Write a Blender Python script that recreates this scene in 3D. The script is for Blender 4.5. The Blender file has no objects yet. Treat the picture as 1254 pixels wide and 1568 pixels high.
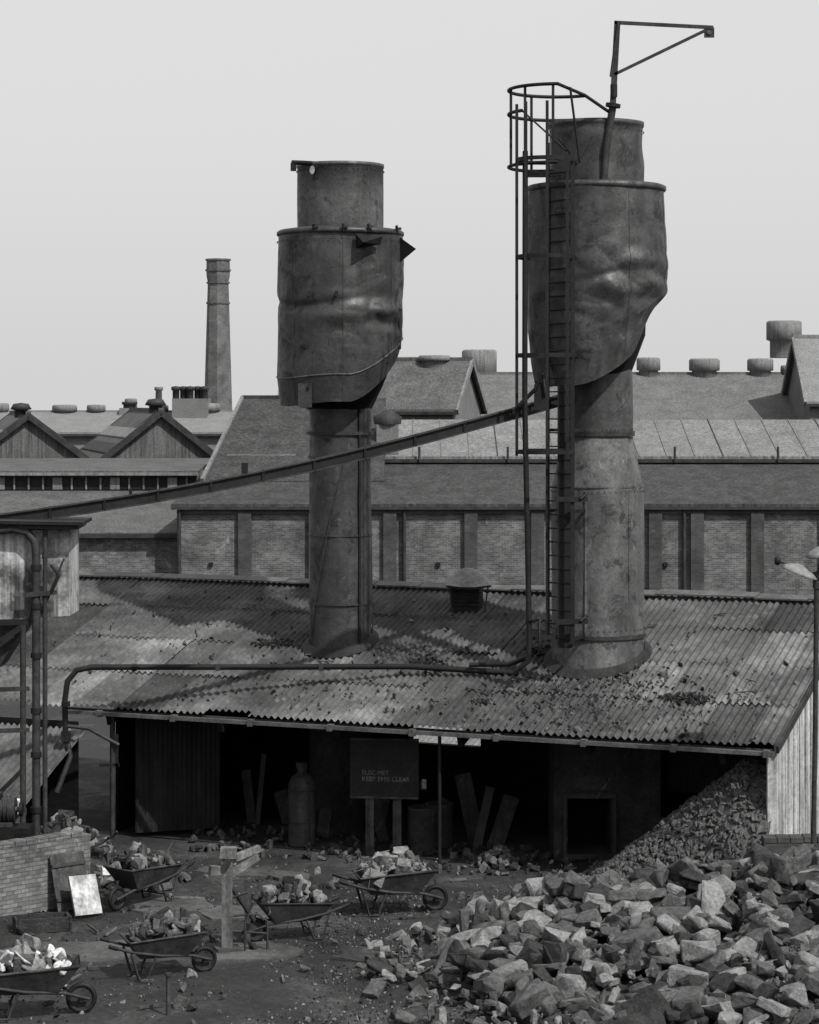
import bpy, bmesh, math, random
from mathutils import Vector, Matrix, noise, Euler
R = random.Random(7)
scene = bpy.context.scene
rad = math.radians
def nz(x,y,z=0.0): return noise.noise(Vector((x,y,z)))
# ------------------------------------------------------------------ materials
def _n(nt,t,**k):
    n=nt.nodes.new(t)
    for a,b in k.items(): setattr(n,a,b)
    return n
def ramp(nt,fac,stops):
    r=_n(nt,'ShaderNodeValToRGB')
    e=r.color_ramp.elements
    e[0].position=stops[0][0]; e[0].color=(stops[0][1],)*3+(1,)
    e[1].position=stops[-1][0]; e[1].color=(stops[-1][1],)*3+(1,)
    for p,c in stops[1:-1]:
        x=e.new(p); x.color=(c,)*3+(1,)
    nt.links.new(fac,r.inputs[0]); return r.outputs[0]
def noi(nt,vec,scale,detail=6,rough=.6,dist=0):
    n=_n(nt,'ShaderNodeTexNoise'); n.inputs['Scale'].default_value=scale
    n.inputs['Detail'].default_value=detail; n.inputs['Roughness'].default_value=rough
    n.inputs['Distortion'].default_value=dist
    nt.links.new(vec,n.inputs['Vector']); return n.outputs['Fac']
def mapv(nt,vec,s):
    m=_n(nt,'ShaderNodeMapping'); m.inputs['Scale'].default_value=s
    nt.links.new(vec,m.inputs['Vector']); return m.outputs[0]
def mixc(nt,f,a,b,mode='MIX'):
    m=_n(nt,'ShaderNodeMix',data_type='RGBA',blend_type=mode)
    if isinstance(f,(int,float)): m.inputs[0].default_value=f
    else: nt.links.new(f,m.inputs[0])
    for i,v in ((6,a),(7,b)):
        if isinstance(v,(int,float)): m.inputs[i].default_value=(v,v,v,1)
        else: nt.links.new(v,m.inputs[i])
    return m.outputs[2]
def base(name,rough=.8,metal=0,spec=.3):
    m=bpy.data.materials.new(name); m.use_nodes=True; nt=m.node_tree
    b=nt.nodes['Principled BSDF']; b.inputs['Roughness'].default_value=rough
    b.inputs['Metallic'].default_value=metal; b.inputs['Specular IOR Level'].default_value=spec
    tc=_n(nt,'ShaderNodeTexCoord'); return m,nt,b,tc.outputs['Object']
def addbump(nt,b,h,st,dist):
    bp=_n(nt,'ShaderNodeBump'); bp.inputs['Strength'].default_value=st; bp.inputs['Distance'].default_value=dist
    nt.links.new(h,bp.inputs['Height']); nt.links.new(bp.outputs[0],b.inputs['Normal'])
def M(name,lo,hi,scale=2,rough=.8,metal=0,bump=.4,bd=.02,streak=0,fine=14,spec=.2,contrast=.18):
    m,nt,b,v=base(name,rough,metal,spec)
    n1=noi(nt,v,scale,8,.65)
    c=ramp(nt,n1,[(.5-contrast,lo),(.5+contrast,hi)])
    n2=noi(nt,v,fine,6,.7)
    c=mixc(nt,.6,c,ramp(nt,n2,[(.3,.3),(.7,1.5)]),'MULTIPLY')
    if streak:
        s=noi(nt,mapv(nt,v,(7,7,.35)),1.3,5,.6)
        c=mixc(nt,streak,c,ramp(nt,s,[(.35,.3),(.65,1.5)]),'MULTIPLY')
    nt.links.new(c,b.inputs['Base Color'])
    if bump: addbump(nt,b,n2,bump,bd)
    return m
def brickmat(name,c1,c2,mortar,bw=.225,bh=.075,dirt=.6,patch=.25):
    m,nt,b,v=base(name,.9,spec=.15)
    sx=_n(nt,'ShaderNodeSeparateXYZ'); nt.links.new(v,sx.inputs[0])
    ad=_n(nt,'ShaderNodeMath',operation='ADD'); nt.links.new(sx.outputs[0],ad.inputs[0]); nt.links.new(sx.outputs[1],ad.inputs[1])
    cb=_n(nt,'ShaderNodeCombineXYZ'); nt.links.new(ad.outputs[0],cb.inputs[0]); nt.links.new(sx.outputs[2],cb.inputs[1])
    t=_n(nt,'ShaderNodeTexBrick'); nt.links.new(cb.outputs[0],t.inputs['Vector'])
    t.inputs['Scale'].default_value=1; t.inputs['Brick Width'].default_value=bw; t.inputs['Row Height'].default_value=bh
    t.inputs['Mortar Size'].default_value=bh*.09; t.inputs['Bias'].default_value=-.2
    for k,c in (('Color1',c1),('Color2',c2),('Mortar',mortar)): t.inputs[k].default_value=(c,c,c,1)
    n=noi(nt,v,.9,8,.7)
    c=mixc(nt,dirt,t.outputs['Color'],ramp(nt,n,[(.35,.4),(.65,1.5)]),'MULTIPLY')
    n4=noi(nt,mapv(nt,v,(4,4,10)),1.2,4,.8)
    c=mixc(nt,.6,c,ramp(nt,n4,[(.3,.5),(.7,1.4)]),'MULTIPLY')
    n3=noi(nt,v,1.3,9,.8,.8)
    c=mixc(nt,ramp(nt,n3,[(.58,0),(.68,patch)]),c,.4)
    nt.links.new(c,b.inputs['Base Color']); addbump(nt,b,t.outputs['Color'],.5,.01)
    return m
def roofmat(k=1.0):
    m,nt,b,v=base('asbestos_sheet',.85,spec=.2)
    n1=noi(nt,v,.5,9,.68,.5); c=ramp(nt,n1,[(.33,.03*k),(.5,.068*k),(.66,.135*k)])
    st=noi(nt,v,6,6,.72); c=mixc(nt,.7,c,ramp(nt,st,[(.3,.45),(.7,1.45)]),'MULTIPLY')
    sp=noi(nt,v,24,3,.6); c=mixc(nt,ramp(nt,sp,[(.67,0),(.73,.5)]),c,.3)
    sp2=noi(nt,v,15,3,.6); c=mixc(nt,ramp(nt,sp2,[(.3,.6),(.37,0)]),c,.02)
    n6=noi(nt,mapv(nt,v,(.8,2.2,2.2)),1.1,7,.7,.3); c=mixc(nt,ramp(nt,n6,[(.57,0),(.7,.5)]),c,.18*k)
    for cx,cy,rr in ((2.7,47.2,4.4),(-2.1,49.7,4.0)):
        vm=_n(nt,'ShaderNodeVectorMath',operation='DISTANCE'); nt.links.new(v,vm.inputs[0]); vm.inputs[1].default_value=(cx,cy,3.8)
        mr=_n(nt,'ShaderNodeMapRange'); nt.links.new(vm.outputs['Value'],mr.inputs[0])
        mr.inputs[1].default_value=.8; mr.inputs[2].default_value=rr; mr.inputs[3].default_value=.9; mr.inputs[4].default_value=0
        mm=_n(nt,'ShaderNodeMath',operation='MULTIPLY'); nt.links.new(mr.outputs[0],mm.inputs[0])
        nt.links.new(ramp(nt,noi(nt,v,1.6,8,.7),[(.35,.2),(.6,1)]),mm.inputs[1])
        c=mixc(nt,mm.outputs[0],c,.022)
    nt.links.new(c,b.inputs['Base Color']); addbump(nt,b,st,.3,.01); return m
def groundmat():
    m,nt,b,v=base('yard_earth',.9,spec=.3)
    n1=noi(nt,v,.45,9,.7,.5); c=ramp(nt,n1,[(.33,.010),(.52,.024),(.7,.065)])
    n2=noi(nt,v,9,8,.75); c=mixc(nt,.85,c,ramp(nt,n2,[(.3,.3),(.68,1.8)]),'MULTIPLY')
    sp=noi(nt,v,38,2,.6); c=mixc(nt,ramp(nt,sp,[(.67,0),(.72,.6)]),c,.16)
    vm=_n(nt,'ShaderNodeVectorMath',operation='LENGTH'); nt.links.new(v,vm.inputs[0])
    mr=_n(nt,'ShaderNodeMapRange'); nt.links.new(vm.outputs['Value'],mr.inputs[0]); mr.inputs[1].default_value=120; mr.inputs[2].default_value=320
    c=mixc(nt,mr.outputs[0],c,.5)  # far ground mixed pale with distance: haze painted into the colour
    nt.links.new(c,b.inputs['Base Color'])
    rr=ramp(nt,n1,[(.35,.5),(.55,.95)]); nt.links.new(rr,b.inputs['Roughness'])
    addbump(nt,b,n2,.9,.06); return m
def rustmat(name,lo,hi,dk=.005,metal=.0,rough=.42,pale=.12,st=.5,spec=.42):
    m,nt,b,v=base(name,rough,metal,spec)
    n1=noi(nt,v,.75,9,.68,1.0); c=ramp(nt,n1,[(.32,lo),(.5,(lo+hi)/2),(.68,hi)])
    s=noi(nt,mapv(nt,v,(2.6,2.6,.5)),1.2,7,.7,.2); c=mixc(nt,st,c,ramp(nt,s,[(.33,.35),(.66,1.7)]),'MULTIPLY')
    f=noi(nt,v,16,6,.75); c=mixc(nt,.6,c,ramp(nt,f,[(.3,.4),(.7,1.6)]),'MULTIPLY')
    n3=noi(nt,v,2.7,10,.78,.6); c=mixc(nt,ramp(nt,n3,[(.53,0),(.60,.85)]),c,dk)
    n4=noi(nt,v,2.0,10,.84,.4); c=mixc(nt,ramp(nt,n4,[(.58,0),(.68,.6)]),c,pale)
    nt.links.new(c,b.inputs['Base Color'])
    nt.links.new(ramp(nt,n3,[(.4,rough),(.65,.75)]),b.inputs['Roughness'])
    addbump(nt,b,noi(nt,v,7,9,.72),.4,.03); return m
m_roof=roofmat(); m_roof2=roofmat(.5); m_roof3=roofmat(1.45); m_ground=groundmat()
m_steelL=rustmat('sooty_steel_plate',.009,.038)
m_steelR=rustmat('rusted_steel_plate',.011,.050,pale=.15)
m_steelU=rustmat('bare_steel_plate',.028,.075,.012)
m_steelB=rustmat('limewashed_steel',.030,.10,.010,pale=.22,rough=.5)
m_dark=M('black_iron',.006,.014,3,.6,.0,.3)
m_iron=M('weathered_iron',.014,.04,3,.6,.0,.3)
m_pipe=M('galvanised_pipe',.05,.11,2,.55,.1,.2)
m_white=M('limewash',.22,.42,1.2,.9,0,.3,.01,.6,contrast=.12)
m_hop=M('stained_limewash',.06,.34,.9,.9,0,.3,.01,.8,contrast=.07)
m_brick=brickmat('warehouse_brick',.065,.125,.14,patch=.4,dirt=.75)
m_brickd=brickmat('pilaster_brick',.045,.06,.06,patch=.08)
m_brickf=brickmat('yard_wall_brick',.09,.17,.05,patch=.4)
m_brickk=brickmat('dark_brick',.006,.012,.006,patch=.01)  # near-black; the shed's inner shade is put into this colour
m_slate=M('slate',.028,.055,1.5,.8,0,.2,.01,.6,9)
m_slate2=M('slate_hazed',.06,.10,1.2,.85,0,.1,.01,.5)  # paler slate at middle distance, haze mixed into the colour
m_slate2b=M('slate_hazed_far',.085,.13,1.0,.9,0,0,.01,.4)  # far slate lighter still; haze is in the base colour
m_slate3=M('slate_hazed_distant',.14,.18,1,.9,0,0,.01,.2)  # farthest slate, palest of the set for painted haze
m_glass=M('patent_glazing_dusty',.11,.18,.7,.5,0,.1,.01,.6)
m_board=M('boarding',.065,.10,1,.85,0,.2,.01,.6)
m_far=M('distant_brick_hazed',.11,.15,1,.9,0,0)  # distant walls paled, haze carried by the colour
m_far2=M('distant_vent_metal_hazed',.12,.18,1,.8,0,0,.01,.4)  # far metalwork paled to carry painted haze
m_wood=M('old_timber',.025,.075,4,.85,0,.5,.01,.5,20)
m_woodL=M('grey_timber',.06,.17,4,.85,0,.5,.01,.6,20)
m_rockA=M('stone_pale',.10,.24,5,.9,0,.9,.04,0,18)
m_rockB=M('stone_grey',.04,.11,5,.9,0,.9,.04,0,18)
m_rockC=M('stone_dark',.013,.045,5,.8,0,.9,.04,0,18)
m_chalk=M('stone_white',.35,.55,5,.9,0,.4,.02)
m_coke=M('coke',.03,.10,9,.45,.0,.8,.03,0,30,.4)
m_plaster=M('furnace_render',.013,.040,2,.9,0,.5,.03)
m_corr=M('corrugated_iron',.02,.055,1.5,.65,.0,.2,.01,.6)
m_corrd=M('corrugated_shaded',.007,.018,1.5,.65,.0,.2,.01,.6)  # darker copy for inner panels, interior shade painted in
m_corrb=M('corrugated_sunlit',.10,.2,1.5,.7,0,.2,.01,.3)  # paler copy for the awning, sunlit tone painted in
m_cowl=M('cowl_zinc',.12,.22,3,.6,0,.2)
m_black=M('void_black',.003,.005,3,1,0,0)  # near-black lining of the drums and furnace mouth
m_sign=M('sign_board_black',.010,.02,3,.6,0,.1)
m_letter=M('sign_paint',.07,.22,8,.8,0,0)
m_conc=M('worn_concrete',.035,.10,1.3,.85,0,.6,.03)
# ------------------------------------------------------------------ mesh builder
class MB:
    def __init__(s): s.v=[];s.f=[];s.m=[];s.s=[];s.mats=[];s.xf=None
    def add(s,vs,fs,mat,smooth=False):
        o=len(s.v)
        if s.xf is not None: vs=[tuple(s.xf@Vector(p)) for p in vs]
        s.v+=[tuple(p) for p in vs]
        if mat not in s.mats: s.mats.append(mat)
        i=s.mats.index(mat)
        for f in fs: s.f.append(tuple(o+k for k in f)); s.m.append(i); s.s.append(smooth)
    def hexa(s,p,mat):
        s.add(p,[(3,2,1,0),(4,5,6,7),(0,1,5,4),(1,2,6,5),(2,3,7,6),(3,0,4,7)],mat)
    def box(s,c,d,mat,rot=None):
        a,b,h=d[0]/2,d[1]/2,d[2]/2
        P=[Vector(q) for q in ((-a,-b,-h),(a,-b,-h),(a,b,-h),(-a,b,-h),(-a,-b,h),(a,-b,h),(a,b,h),(-a,b,h))]
        if rot is not None:
            E=Euler(rot).to_matrix(); P=[E@q for q in P]
        s.hexa([q+Vector(c) for q in P],mat)
    def beam(s,p0,p1,w,h,mat,up=(0,0,1)):
        p0=Vector(p0);p1=Vector(p1);d=(p1-p0).normalized();u=Vector(up)
        if abs(d.dot(u))>.98:u=Vector((0,1,0))
        a=d.cross(u).normalized();b=a.cross(d).normalized();a*=w/2;b*=h/2
        s.hexa([p0-a-b,p1-a-b,p1+a-b,p0+a-b,p0-a+b,p1-a+b,p1+a+b,p0+a+b],mat)
    def tube(s,pts,r,mat,n=10,caps=True,smooth=True,r2=None):
        pts=[Vector(p) for p in pts];vs=[];fs=[];a=None;N=len(pts)
        for i,p in enumerate(pts):
            d=(pts[min(i+1,N-1)]-pts[max(i-1,0)]).normalized()
            if a is None:
                a=d.cross(Vector((0,0,1)))
                if a.length<.05:a=Vector((1,0,0))
            a=(a-d*a.dot(d)).normalized();b=d.cross(a)
            rr=r if r2 is None else r+(r2-r)*i/(N-1)
            for k in range(n):
                t=2*math.pi*k/n;vs.append(p+(a*math.cos(t)+b*math.sin(t))*rr)
        for i in range(N-1):
            for k in range(n):fs.append((i*n+k,i*n+(k+1)%n,(i+1)*n+(k+1)%n,(i+1)*n+k))
        s.add(vs,fs,mat,smooth)
        if caps:s.add(vs[:n]+vs[-n:],[tuple(range(n))[::-1],tuple(range(n,2*n))],mat)
    def lathe(s,c,prof,mat,n=48,smooth=True,caps=True,fn=None):
        vs=[];fs=[]
        for r,z in prof:
            for k in range(n):
                t=2*math.pi*k/n;rr,zz=(r,z) if fn is None else fn(r,z,t)
                vs.append((c[0]+rr*math.cos(t),c[1]+rr*math.sin(t),zz))
        for i in range(len(prof)-1):
            for k in range(n):fs.append((i*n+k,i*n+(k+1)%n,(i+1)*n+(k+1)%n,(i+1)*n+k))
        s.add(vs,fs,mat,smooth)
        if caps:s.add(vs[:n]+vs[-n:],[tuple(range(n))[::-1],tuple(range(n,2*n))],mat)
    def ring(s,c,r,z,h,t,mat,n=48):
        s.lathe(c,[(r-.02,z-h/2),(r+t,z-h/2),(r+t,z+h/2),(r-.02,z+h/2)],mat,n,False,False)
    def quad(s,p,mat):s.add(p,[(0,1,2,3)],mat)
    def obj(s,name):
        me=bpy.data.meshes.new(name);me.from_pydata(s.v,[],s.f)
        for m in s.mats:me.materials.append(m)
        me.polygons.foreach_set('material_index',s.m);me.polygons.foreach_set('use_smooth',s.s)
        me.update();o=bpy.data.objects.new(name,me);scene.collection.objects.link(o);return o
# rock templates: broken slabs and angular lumps
TPL=[]
for i in range(60):
    bm=bmesh.new()
    if i%10<7:
        a,e,f=1.0,R.uniform(.5,.9),R.uniform(.22,.5)
        for sx in(-1,1):
            for sy in(-1,1):
                for sz in(-1,1):
                    if R.random()<.88:bm.verts.new((sx*a*R.uniform(.62,1),sy*e*R.uniform(.6,1),sz*f*R.uniform(.7,1)))
        for k in range(4):bm.verts.new((R.uniform(-1,1)*a,R.choice((-1,1))*e*R.uniform(.7,1.05),R.uniform(-1,1)*f))
        for k in range(2):bm.verts.new((R.choice((-1,1))*a*R.uniform(.9,1.1),R.uniform(-1,1)*e*.6,R.uniform(-1,1)*f*.7))
    else:
        fl=R.uniform(.4,.7);el=R.uniform(.6,.95)
        for k in range(R.randint(12,18)):
            p=Vector((R.gauss(0,1),R.gauss(0,1),R.gauss(0,1))).normalized()
            q=Vector([math.copysign(abs(a)**.6,a) for a in p])*R.uniform(.85,1);bm.verts.new((q.x,q.y*el,q.z*fl))
    g=bmesh.ops.convex_hull(bm,input=bm.verts)
    bmesh.ops.delete(bm,geom=list({x for x in g['geom_interior'] if isinstance(x,bmesh.types.BMVert)}),context='VERTS')
    bmesh.ops.dissolve_limit(bm,angle_limit=.12,verts=bm.verts,edges=bm.edges)
    bmesh.ops.bevel(bm,geom=list(bm.edges),offset=.045,segments=1,affect='EDGES')
    bmesh.ops.triangulate(bm,faces=[f for f in bm.faces if len(f.verts)>4])
    bmesh.ops.subdivide_edges(bm,edges=[e for e in bm.edges if e.calc_length()>.55],cuts=1,use_grid_fill=True)
    for v in bm.verts:v.co+=Vector((nz(v.co.x*2.3+i,v.co.y*2.3,v.co.z*2),nz(v.co.x*2.3,v.co.y*2.3+i,v.co.z*2),nz(v.co.x*2.3,v.co.y*2.3,v.co.z*2+i)))*.10
    bm.verts.index_update()
    TPL.append(([v.co.copy() for v in bm.verts],[tuple(v.index for v in f.verts) for f in bm.faces]));bm.free()
def rock(b,c,size,mat,tilt=math.pi):
    vs,fs=R.choice(TPL);E=Euler((R.uniform(-tilt,tilt),R.uniform(-tilt,tilt),R.uniform(0,6.3))).to_matrix()*(size/2)
    c=Vector(c);b.add([E@v+c for v in vs],fs,mat)
def pickrock():
    x=R.random();return m_rockA if x<.28 else (m_rockB if x<.74 else m_rockC)
# ------------------------------------------------------------------ shed frame
AX,AY=-7.13,48.73
U=Vector((.918,-.397,0));N=Vector((.397,.918,0))
def S(u,v,z):return Vector((AX,AY,0))+U*u+N*v+Vector((0,0,z))
SL=.33;ZE=2.8;VR=6.3;UR=15.05
def rz(v):return ZE+SL*v
def roofz(x,y):
    p=Vector((x-AX,y-AY,0));return rz(p.dot(N))
def corr(b,u0,u1,v0,v1,mat,F,pitch=.146,amp=.028,rows=6,seg=8,jit=.006):
    nu=max(1,int((u1-u0)/pitch*seg));vs=[];fs=[]
    for j in range(rows+1):
        v=v0+(v1-v0)*j/rows
        for i in range(nu+1):
            u=u0+(u1-u0)*i/nu
            h=amp*math.cos(2*math.pi*u/pitch)+jit*nz(u*.9,v*.9,3)*3
            vs.append(F(u,v,h))
    for j in range(rows):
        for i in range(nu):
            a=j*(nu+1)+i;fs.append((a,a+1,a+nu+2,a+nu+1))
    b.add(vs,fs,mat,True)
# ---------------- open_fronted_shed
b=MB()
Ledges=[-.12,1.55,3.2,4.85,VR]
for k in range(4):
    v0=Ledges[k];v1=Ledges[k+1]+.12
    u=-9.0
    while u<UR-.01:
        u1=min(u+.146*7,UR);dz=R.uniform(-.006,.012)
        ex=R.uniform(-.03,.06) if k==0 else R.uniform(-.03,.03)
        if k==0 and R.random()<.08: ex+=.12
        sk=R.uniform(-.03,.03);q=R.random();mt=m_roof if q<.80 else (m_roof2 if q<.90 else m_roof3)
        F=lambda uu,vv,h,dz=dz,k=k,sk=sk,u=u:S(uu,vv+sk*(uu-u),rz(vv)+h+dz+.022*(1-(vv-Ledges[k])/1.7))
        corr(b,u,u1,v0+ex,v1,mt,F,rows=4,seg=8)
        u=u1
for k in range(22):
    u=-9+k*1.1;e=R.uniform(-.015,.015);b.hexa([S(u,VR-.10,rz(VR)+.06+e),S(u+1.09,VR-.10,rz(VR)+.06+e),S(u+1.09,VR+.22,rz(VR)+.12+e),S(u,VR+.22,rz(VR)+.12+e),
            S(u,VR-.10,rz(VR)+.09+e),S(u+1.09,VR-.10,rz(VR)+.09+e),S(u+1.09,VR+.22,rz(VR)+.16+e),S(u,VR+.22,rz(VR)+.16+e)],m_pipe)
b.quad([S(-9,VR+.25,rz(VR)+.02),S(UR,VR+.25,rz(VR)+.02),S(UR,VR+.9,4.6),S(-9,VR+.9,4.6)],m_roof)
b.beam(S(.0,-.16,ZE-.13),S(UR-.02,-.16,ZE-.13),.10,.075,m_pipe)
for k in range(9):b.box(S(.9+k*1.75,-.17,ZE-.13),(.10,.16,.13),m_pipe,(0,0,-.41))
b.beam(S(.0,.1,ZE-.14),S(UR-.1,.1,ZE-.14),.1,.12,m_wood)
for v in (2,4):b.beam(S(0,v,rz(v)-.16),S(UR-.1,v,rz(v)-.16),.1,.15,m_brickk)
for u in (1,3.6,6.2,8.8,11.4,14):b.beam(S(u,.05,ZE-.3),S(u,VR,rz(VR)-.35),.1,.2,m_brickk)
for u,r in ((1.05,.055),(8.35,.035)):b.tube([S(u,.12,0),S(u,.12,ZE-.2)],r,m_iron if u<2 else m_dark)
b.beam(S(14.93,.05,0),S(14.93,.05,ZE-.12),.16,.16,m_white)
def gable(u,mat,v0=0.1):
    b.hexa([S(u-.06,v0,0),S(u+.0,v0,0),S(u+.0,VR,0),S(u-.06,VR,0),S(u-.06,v0,rz(v0)-.06),S(u,v0,rz(v0)-.06),S(u,VR,rz(VR)-.06),S(u-.06,VR,rz(VR)-.06)],mat)
gable(UR-.04,m_white,.16);gable(.55,m_brickk,1.2)
for k in range(14):
    v=.5+k*.44;b.beam(S(UR-.02,v,0),S(UR-.02,v,rz(v)-.1),.03,.03,m_white)
b.beam(S(UR+.03,-.1,ZE-.06),S(UR+.03,VR,rz(VR)-.06),.05,.14,m_iron)
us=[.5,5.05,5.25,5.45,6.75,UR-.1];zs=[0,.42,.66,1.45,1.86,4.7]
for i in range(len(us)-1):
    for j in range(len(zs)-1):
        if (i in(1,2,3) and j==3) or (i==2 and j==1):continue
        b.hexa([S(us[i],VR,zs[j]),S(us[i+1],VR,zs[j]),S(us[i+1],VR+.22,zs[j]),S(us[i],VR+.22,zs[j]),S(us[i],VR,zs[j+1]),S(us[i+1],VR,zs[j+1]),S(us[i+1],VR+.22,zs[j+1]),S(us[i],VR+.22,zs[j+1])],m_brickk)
def FW(u,v,h):return S(1.25+u,.7+h+u*.9,.1+v)
corr(b,0,1.35,0,2.55,m_corrd,FW,.076,.012,2,6,0)
def FW2(u,v,h):return S(12.0+u,3.2+h,.1+v)
corr(b,0,1.6,1.2,3.4,m_corrd,FW2,.076,.012,2,6,0)
b.obj('open_fronted_shed')
b=MB()
corr(b,1,11,VR+.6,VR+6,m_corrb,lambda u,v,h:S(u,v,.15+.30*(v-VR-.6)+h),rows=2)
b.obj('corrugated_awning')
# ---------------- left lean-to
b=MB()
corr(b,-6.5,.75,-2.9,-.35,m_roof,lambda u,v,h:S(u,v,2.55+.52*v+h),rows=4)
for u in(-6,-3,.6):b.beam(S(u,-2.7,0),S(u,-2.7,1.1),.12,.12,m_wood)
b.beam(S(-6.5,-2.7,1.05),S(.75,-2.7,1.05),.1,.12,m_wood)
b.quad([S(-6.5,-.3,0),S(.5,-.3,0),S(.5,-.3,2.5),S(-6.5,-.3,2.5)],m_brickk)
b.obj('lean_to_shed')
# ---------------- roof debris
b=MB()
for k in range(1300):
    t=R.random()
    if t<.5:u=R.gauss(11.3,1.7);v=abs(R.gauss(1.4,.9))
    elif t<.8:u=R.gauss(7,2.8);v=R.uniform(.2,4)
    else:u=R.uniform(-3,15);v=R.uniform(.1,6)
    if u>14.9 or v>6 or v<0:continue
    s=abs(R.gauss(0,.032))+.02;p=S(u,v,rz(v)+.04+s*.2);rock(b,p,s*1.4,R.choice([m_rockC,m_rockC,m_rockC,m_rockB,m_coke,m_dark]))
for (u,v,r) in ((12.9,1.6,.38),(9.3,3.4,.35),(3.2,3.2,.35),(7.0,2.6,.3)):
    for k in range(90):
        a=R.uniform(0,6.3);q=R.random()**.7*r;uu=u+q*math.cos(a)*1.4;vv=v+q*math.sin(a)*.6
        rock(b,S(uu,vv,rz(vv)+.04),R.uniform(.05,.11),m_dark)
for k in range(30):
    u=R.uniform(1,14);v=R.uniform(.3,5.5);a=R.uniform(0,3.1);l=R.uniform(.15,.5)
    b.beam(S(u,v,rz(v)+.06),S(u+l*math.cos(a),v+l*math.sin(a),rz(v+l*math.sin(a))+.06),.03,.02,R.choice([m_dark,m_wood,m_pipe]))
b.obj('roof_debris')
# ---------------- roof ventilator cowl
b=MB();c=Vector((1.27,50.9,4.84))
b.box(c+Vector((-.02,.1,-.02)),(.62,.5,.64),m_dark,(0,0,-.2))
for k in range(5):b.box(c+Vector((-.02,-.18,-.16+k*.09)),(.6,.05,.02),m_iron,(.4,0,-.2))
def cow(u,v):
    x=(u-.5)*.98;y=(v-.5)*.95;return c+Vector((x,y,.30+.32*math.cos((u-.5)*2.9)*math.cos((v-.72)*2.4)))
vs=[cow(i/16,j/12) for j in range(13) for i in range(17)];fs=[(j*17+i,j*17+i+1,j*17+i+18,j*17+i+17) for j in range(12) for i in range(16)]
b.add(vs,fs,m_cowl,True);b.add([v-Vector((0,0,.04)) for v in vs],fs,m_iron,True)
for sx in(-.42,.42):b.beam(c+Vector((sx*.8,-.35,-.38)),c+Vector((sx,-.38,.27)),.03,.03,m_iron)
b.obj('roof_ventilator')
b=MB()
for k,(u,v0,v1) in enumerate(((9.75,4.6,6.1),)):
    b.hexa([S(u,v0,rz(v0)+.04),S(u+.8,v0,rz(v0)+.04),S(u+.8,v1,rz(v1)+.04),S(u,v1,rz(v1)+.04),S(u,v0,rz(v0)+.08),S(u+.8,v0,rz(v0)+.08),S(u+.8,v1,rz(v1)+.08),S(u,v1,rz(v1)+.08)],m_corr)
    for q in (0,.8):b.beam(S(u+q,v0,rz(v0)+.09),S(u+q,v1,rz(v1)+.09),.05,.04,m_white)
b.obj('rooflight')
# ------------------------------------------------------------------ cupola stacks
def rivets(b,c,r,z,mat,n=60,fn=None):
    for k in range(n):
        t=2*math.pi*k/n
        rr=r if fn is None else fn(r,z,t)[0]
        x=c[0]+rr*math.cos(t);y=c[1]+rr*math.sin(t);s=.014
        b.add([(x+s,y,z),(x,y+s,z),(x-s,y,z),(x,y-s,z),(x,y,z+s),(x,y,z-s)],[(0,1,4),(1,2,4),(2,3,4),(3,0,4),(1,0,5),(2,1,5),(3,2,5),(0,3,5)],mat)
def ang(t):return (t+math.pi)%(2*math.pi)-math.pi
def G(x,s):return math.exp(-(x/s)**2)
def crump(x,y,z,o):
    return abs(nz(x*1.1+o,y*1.1,z*1.7+o))*.8+abs(nz(x*2.1,y*2.1+o,z*3.0))*.35-.25
b=MB();c=(-1.47,50.0)
def dentL(r,z,t):
    a=ang(ang(t)+math.pi/2)
    x=math.cos(t)*r;y=math.sin(t)*r
    d=.04*nz(x*.7,y*.7,z*.6)+.012*nz(x*2,y*2,z*2)
    d+=.13*G(z-10.85,.8)*crump(x,y,z,5)*(.6+.4*math.tanh(a*1.5))
    d-=.045*G(z-(11.15+.10*math.sin(a*2.3)),.10)*(1/(1+math.exp(4*(a-.5))))
    d+=.07*G(z-10.98,.13)*G(a-.75,.35)+.03*G(z-10.85,.14)*G(a+.1,.3)
    d-=.06*G(z-10.70,.13)*G(a-.8,.35); d-=.04*G(z-11.35,.16)*G(a-.55,.4)
    d-=.06*G(a-.25+.1*(z-12),.14)*G(z-12.1,.5)
    d-=.05*G(a+.9,.2)*G(z-10.3,.4)
    return d
def fnL(r,zt,t):
    cc=math.cos(t);zb=9.02+1.02*max(0,cc-.15)**1.6/.8+.05*math.sin(3*t)
    f=zt; z=zb+(12.62-zb)*f
    rr=r+.03*math.sin(math.pi*f)+dentL(r,z,t)
    if f<.16: rr*=1-(.25+.35*max(0,cc))*(.16-f)
    return rr,z
b.lathe(c,[(1.32,i/140) for i in range(141)],m_steelL,220,True,False,fnL)
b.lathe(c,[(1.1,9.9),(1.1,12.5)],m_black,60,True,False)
b.lathe(c,[(1.33,12.58),(1.355,12.6),(1.355,12.66),(1.3,12.70),(.9,12.76)],m_steelL,64,True,False)
b.lathe(c,[(.9,12.7),(.915,12.8),(.92,13.4),(.915,14.02),(.93,14.03),(.93,14.1),(.86,14.1),(.86,12.8)],m_steelU,64,True,False,lambda r,z,t:(r+.012*nz(math.cos(t)*2,math.sin(t)*2,z*1.5),z))
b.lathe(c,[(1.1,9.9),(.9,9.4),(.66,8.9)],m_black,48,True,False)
b.lathe(c,[(.665,2.3)]+[(.663,3.0+i*.2) for i in range(34)],m_steelL,72,True,False,lambda r,z,t:(r+.035*nz(math.cos(t)*1.5,math.sin(t)*1.5,z*.8),z))
b.lathe((-1.47,50),[(.66,0),(.66,2.3)],m_plaster,32,True,True)
for z in (4.8,6.25):b.ring(c,.67,z,.04,.015,m_steelL)
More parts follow.
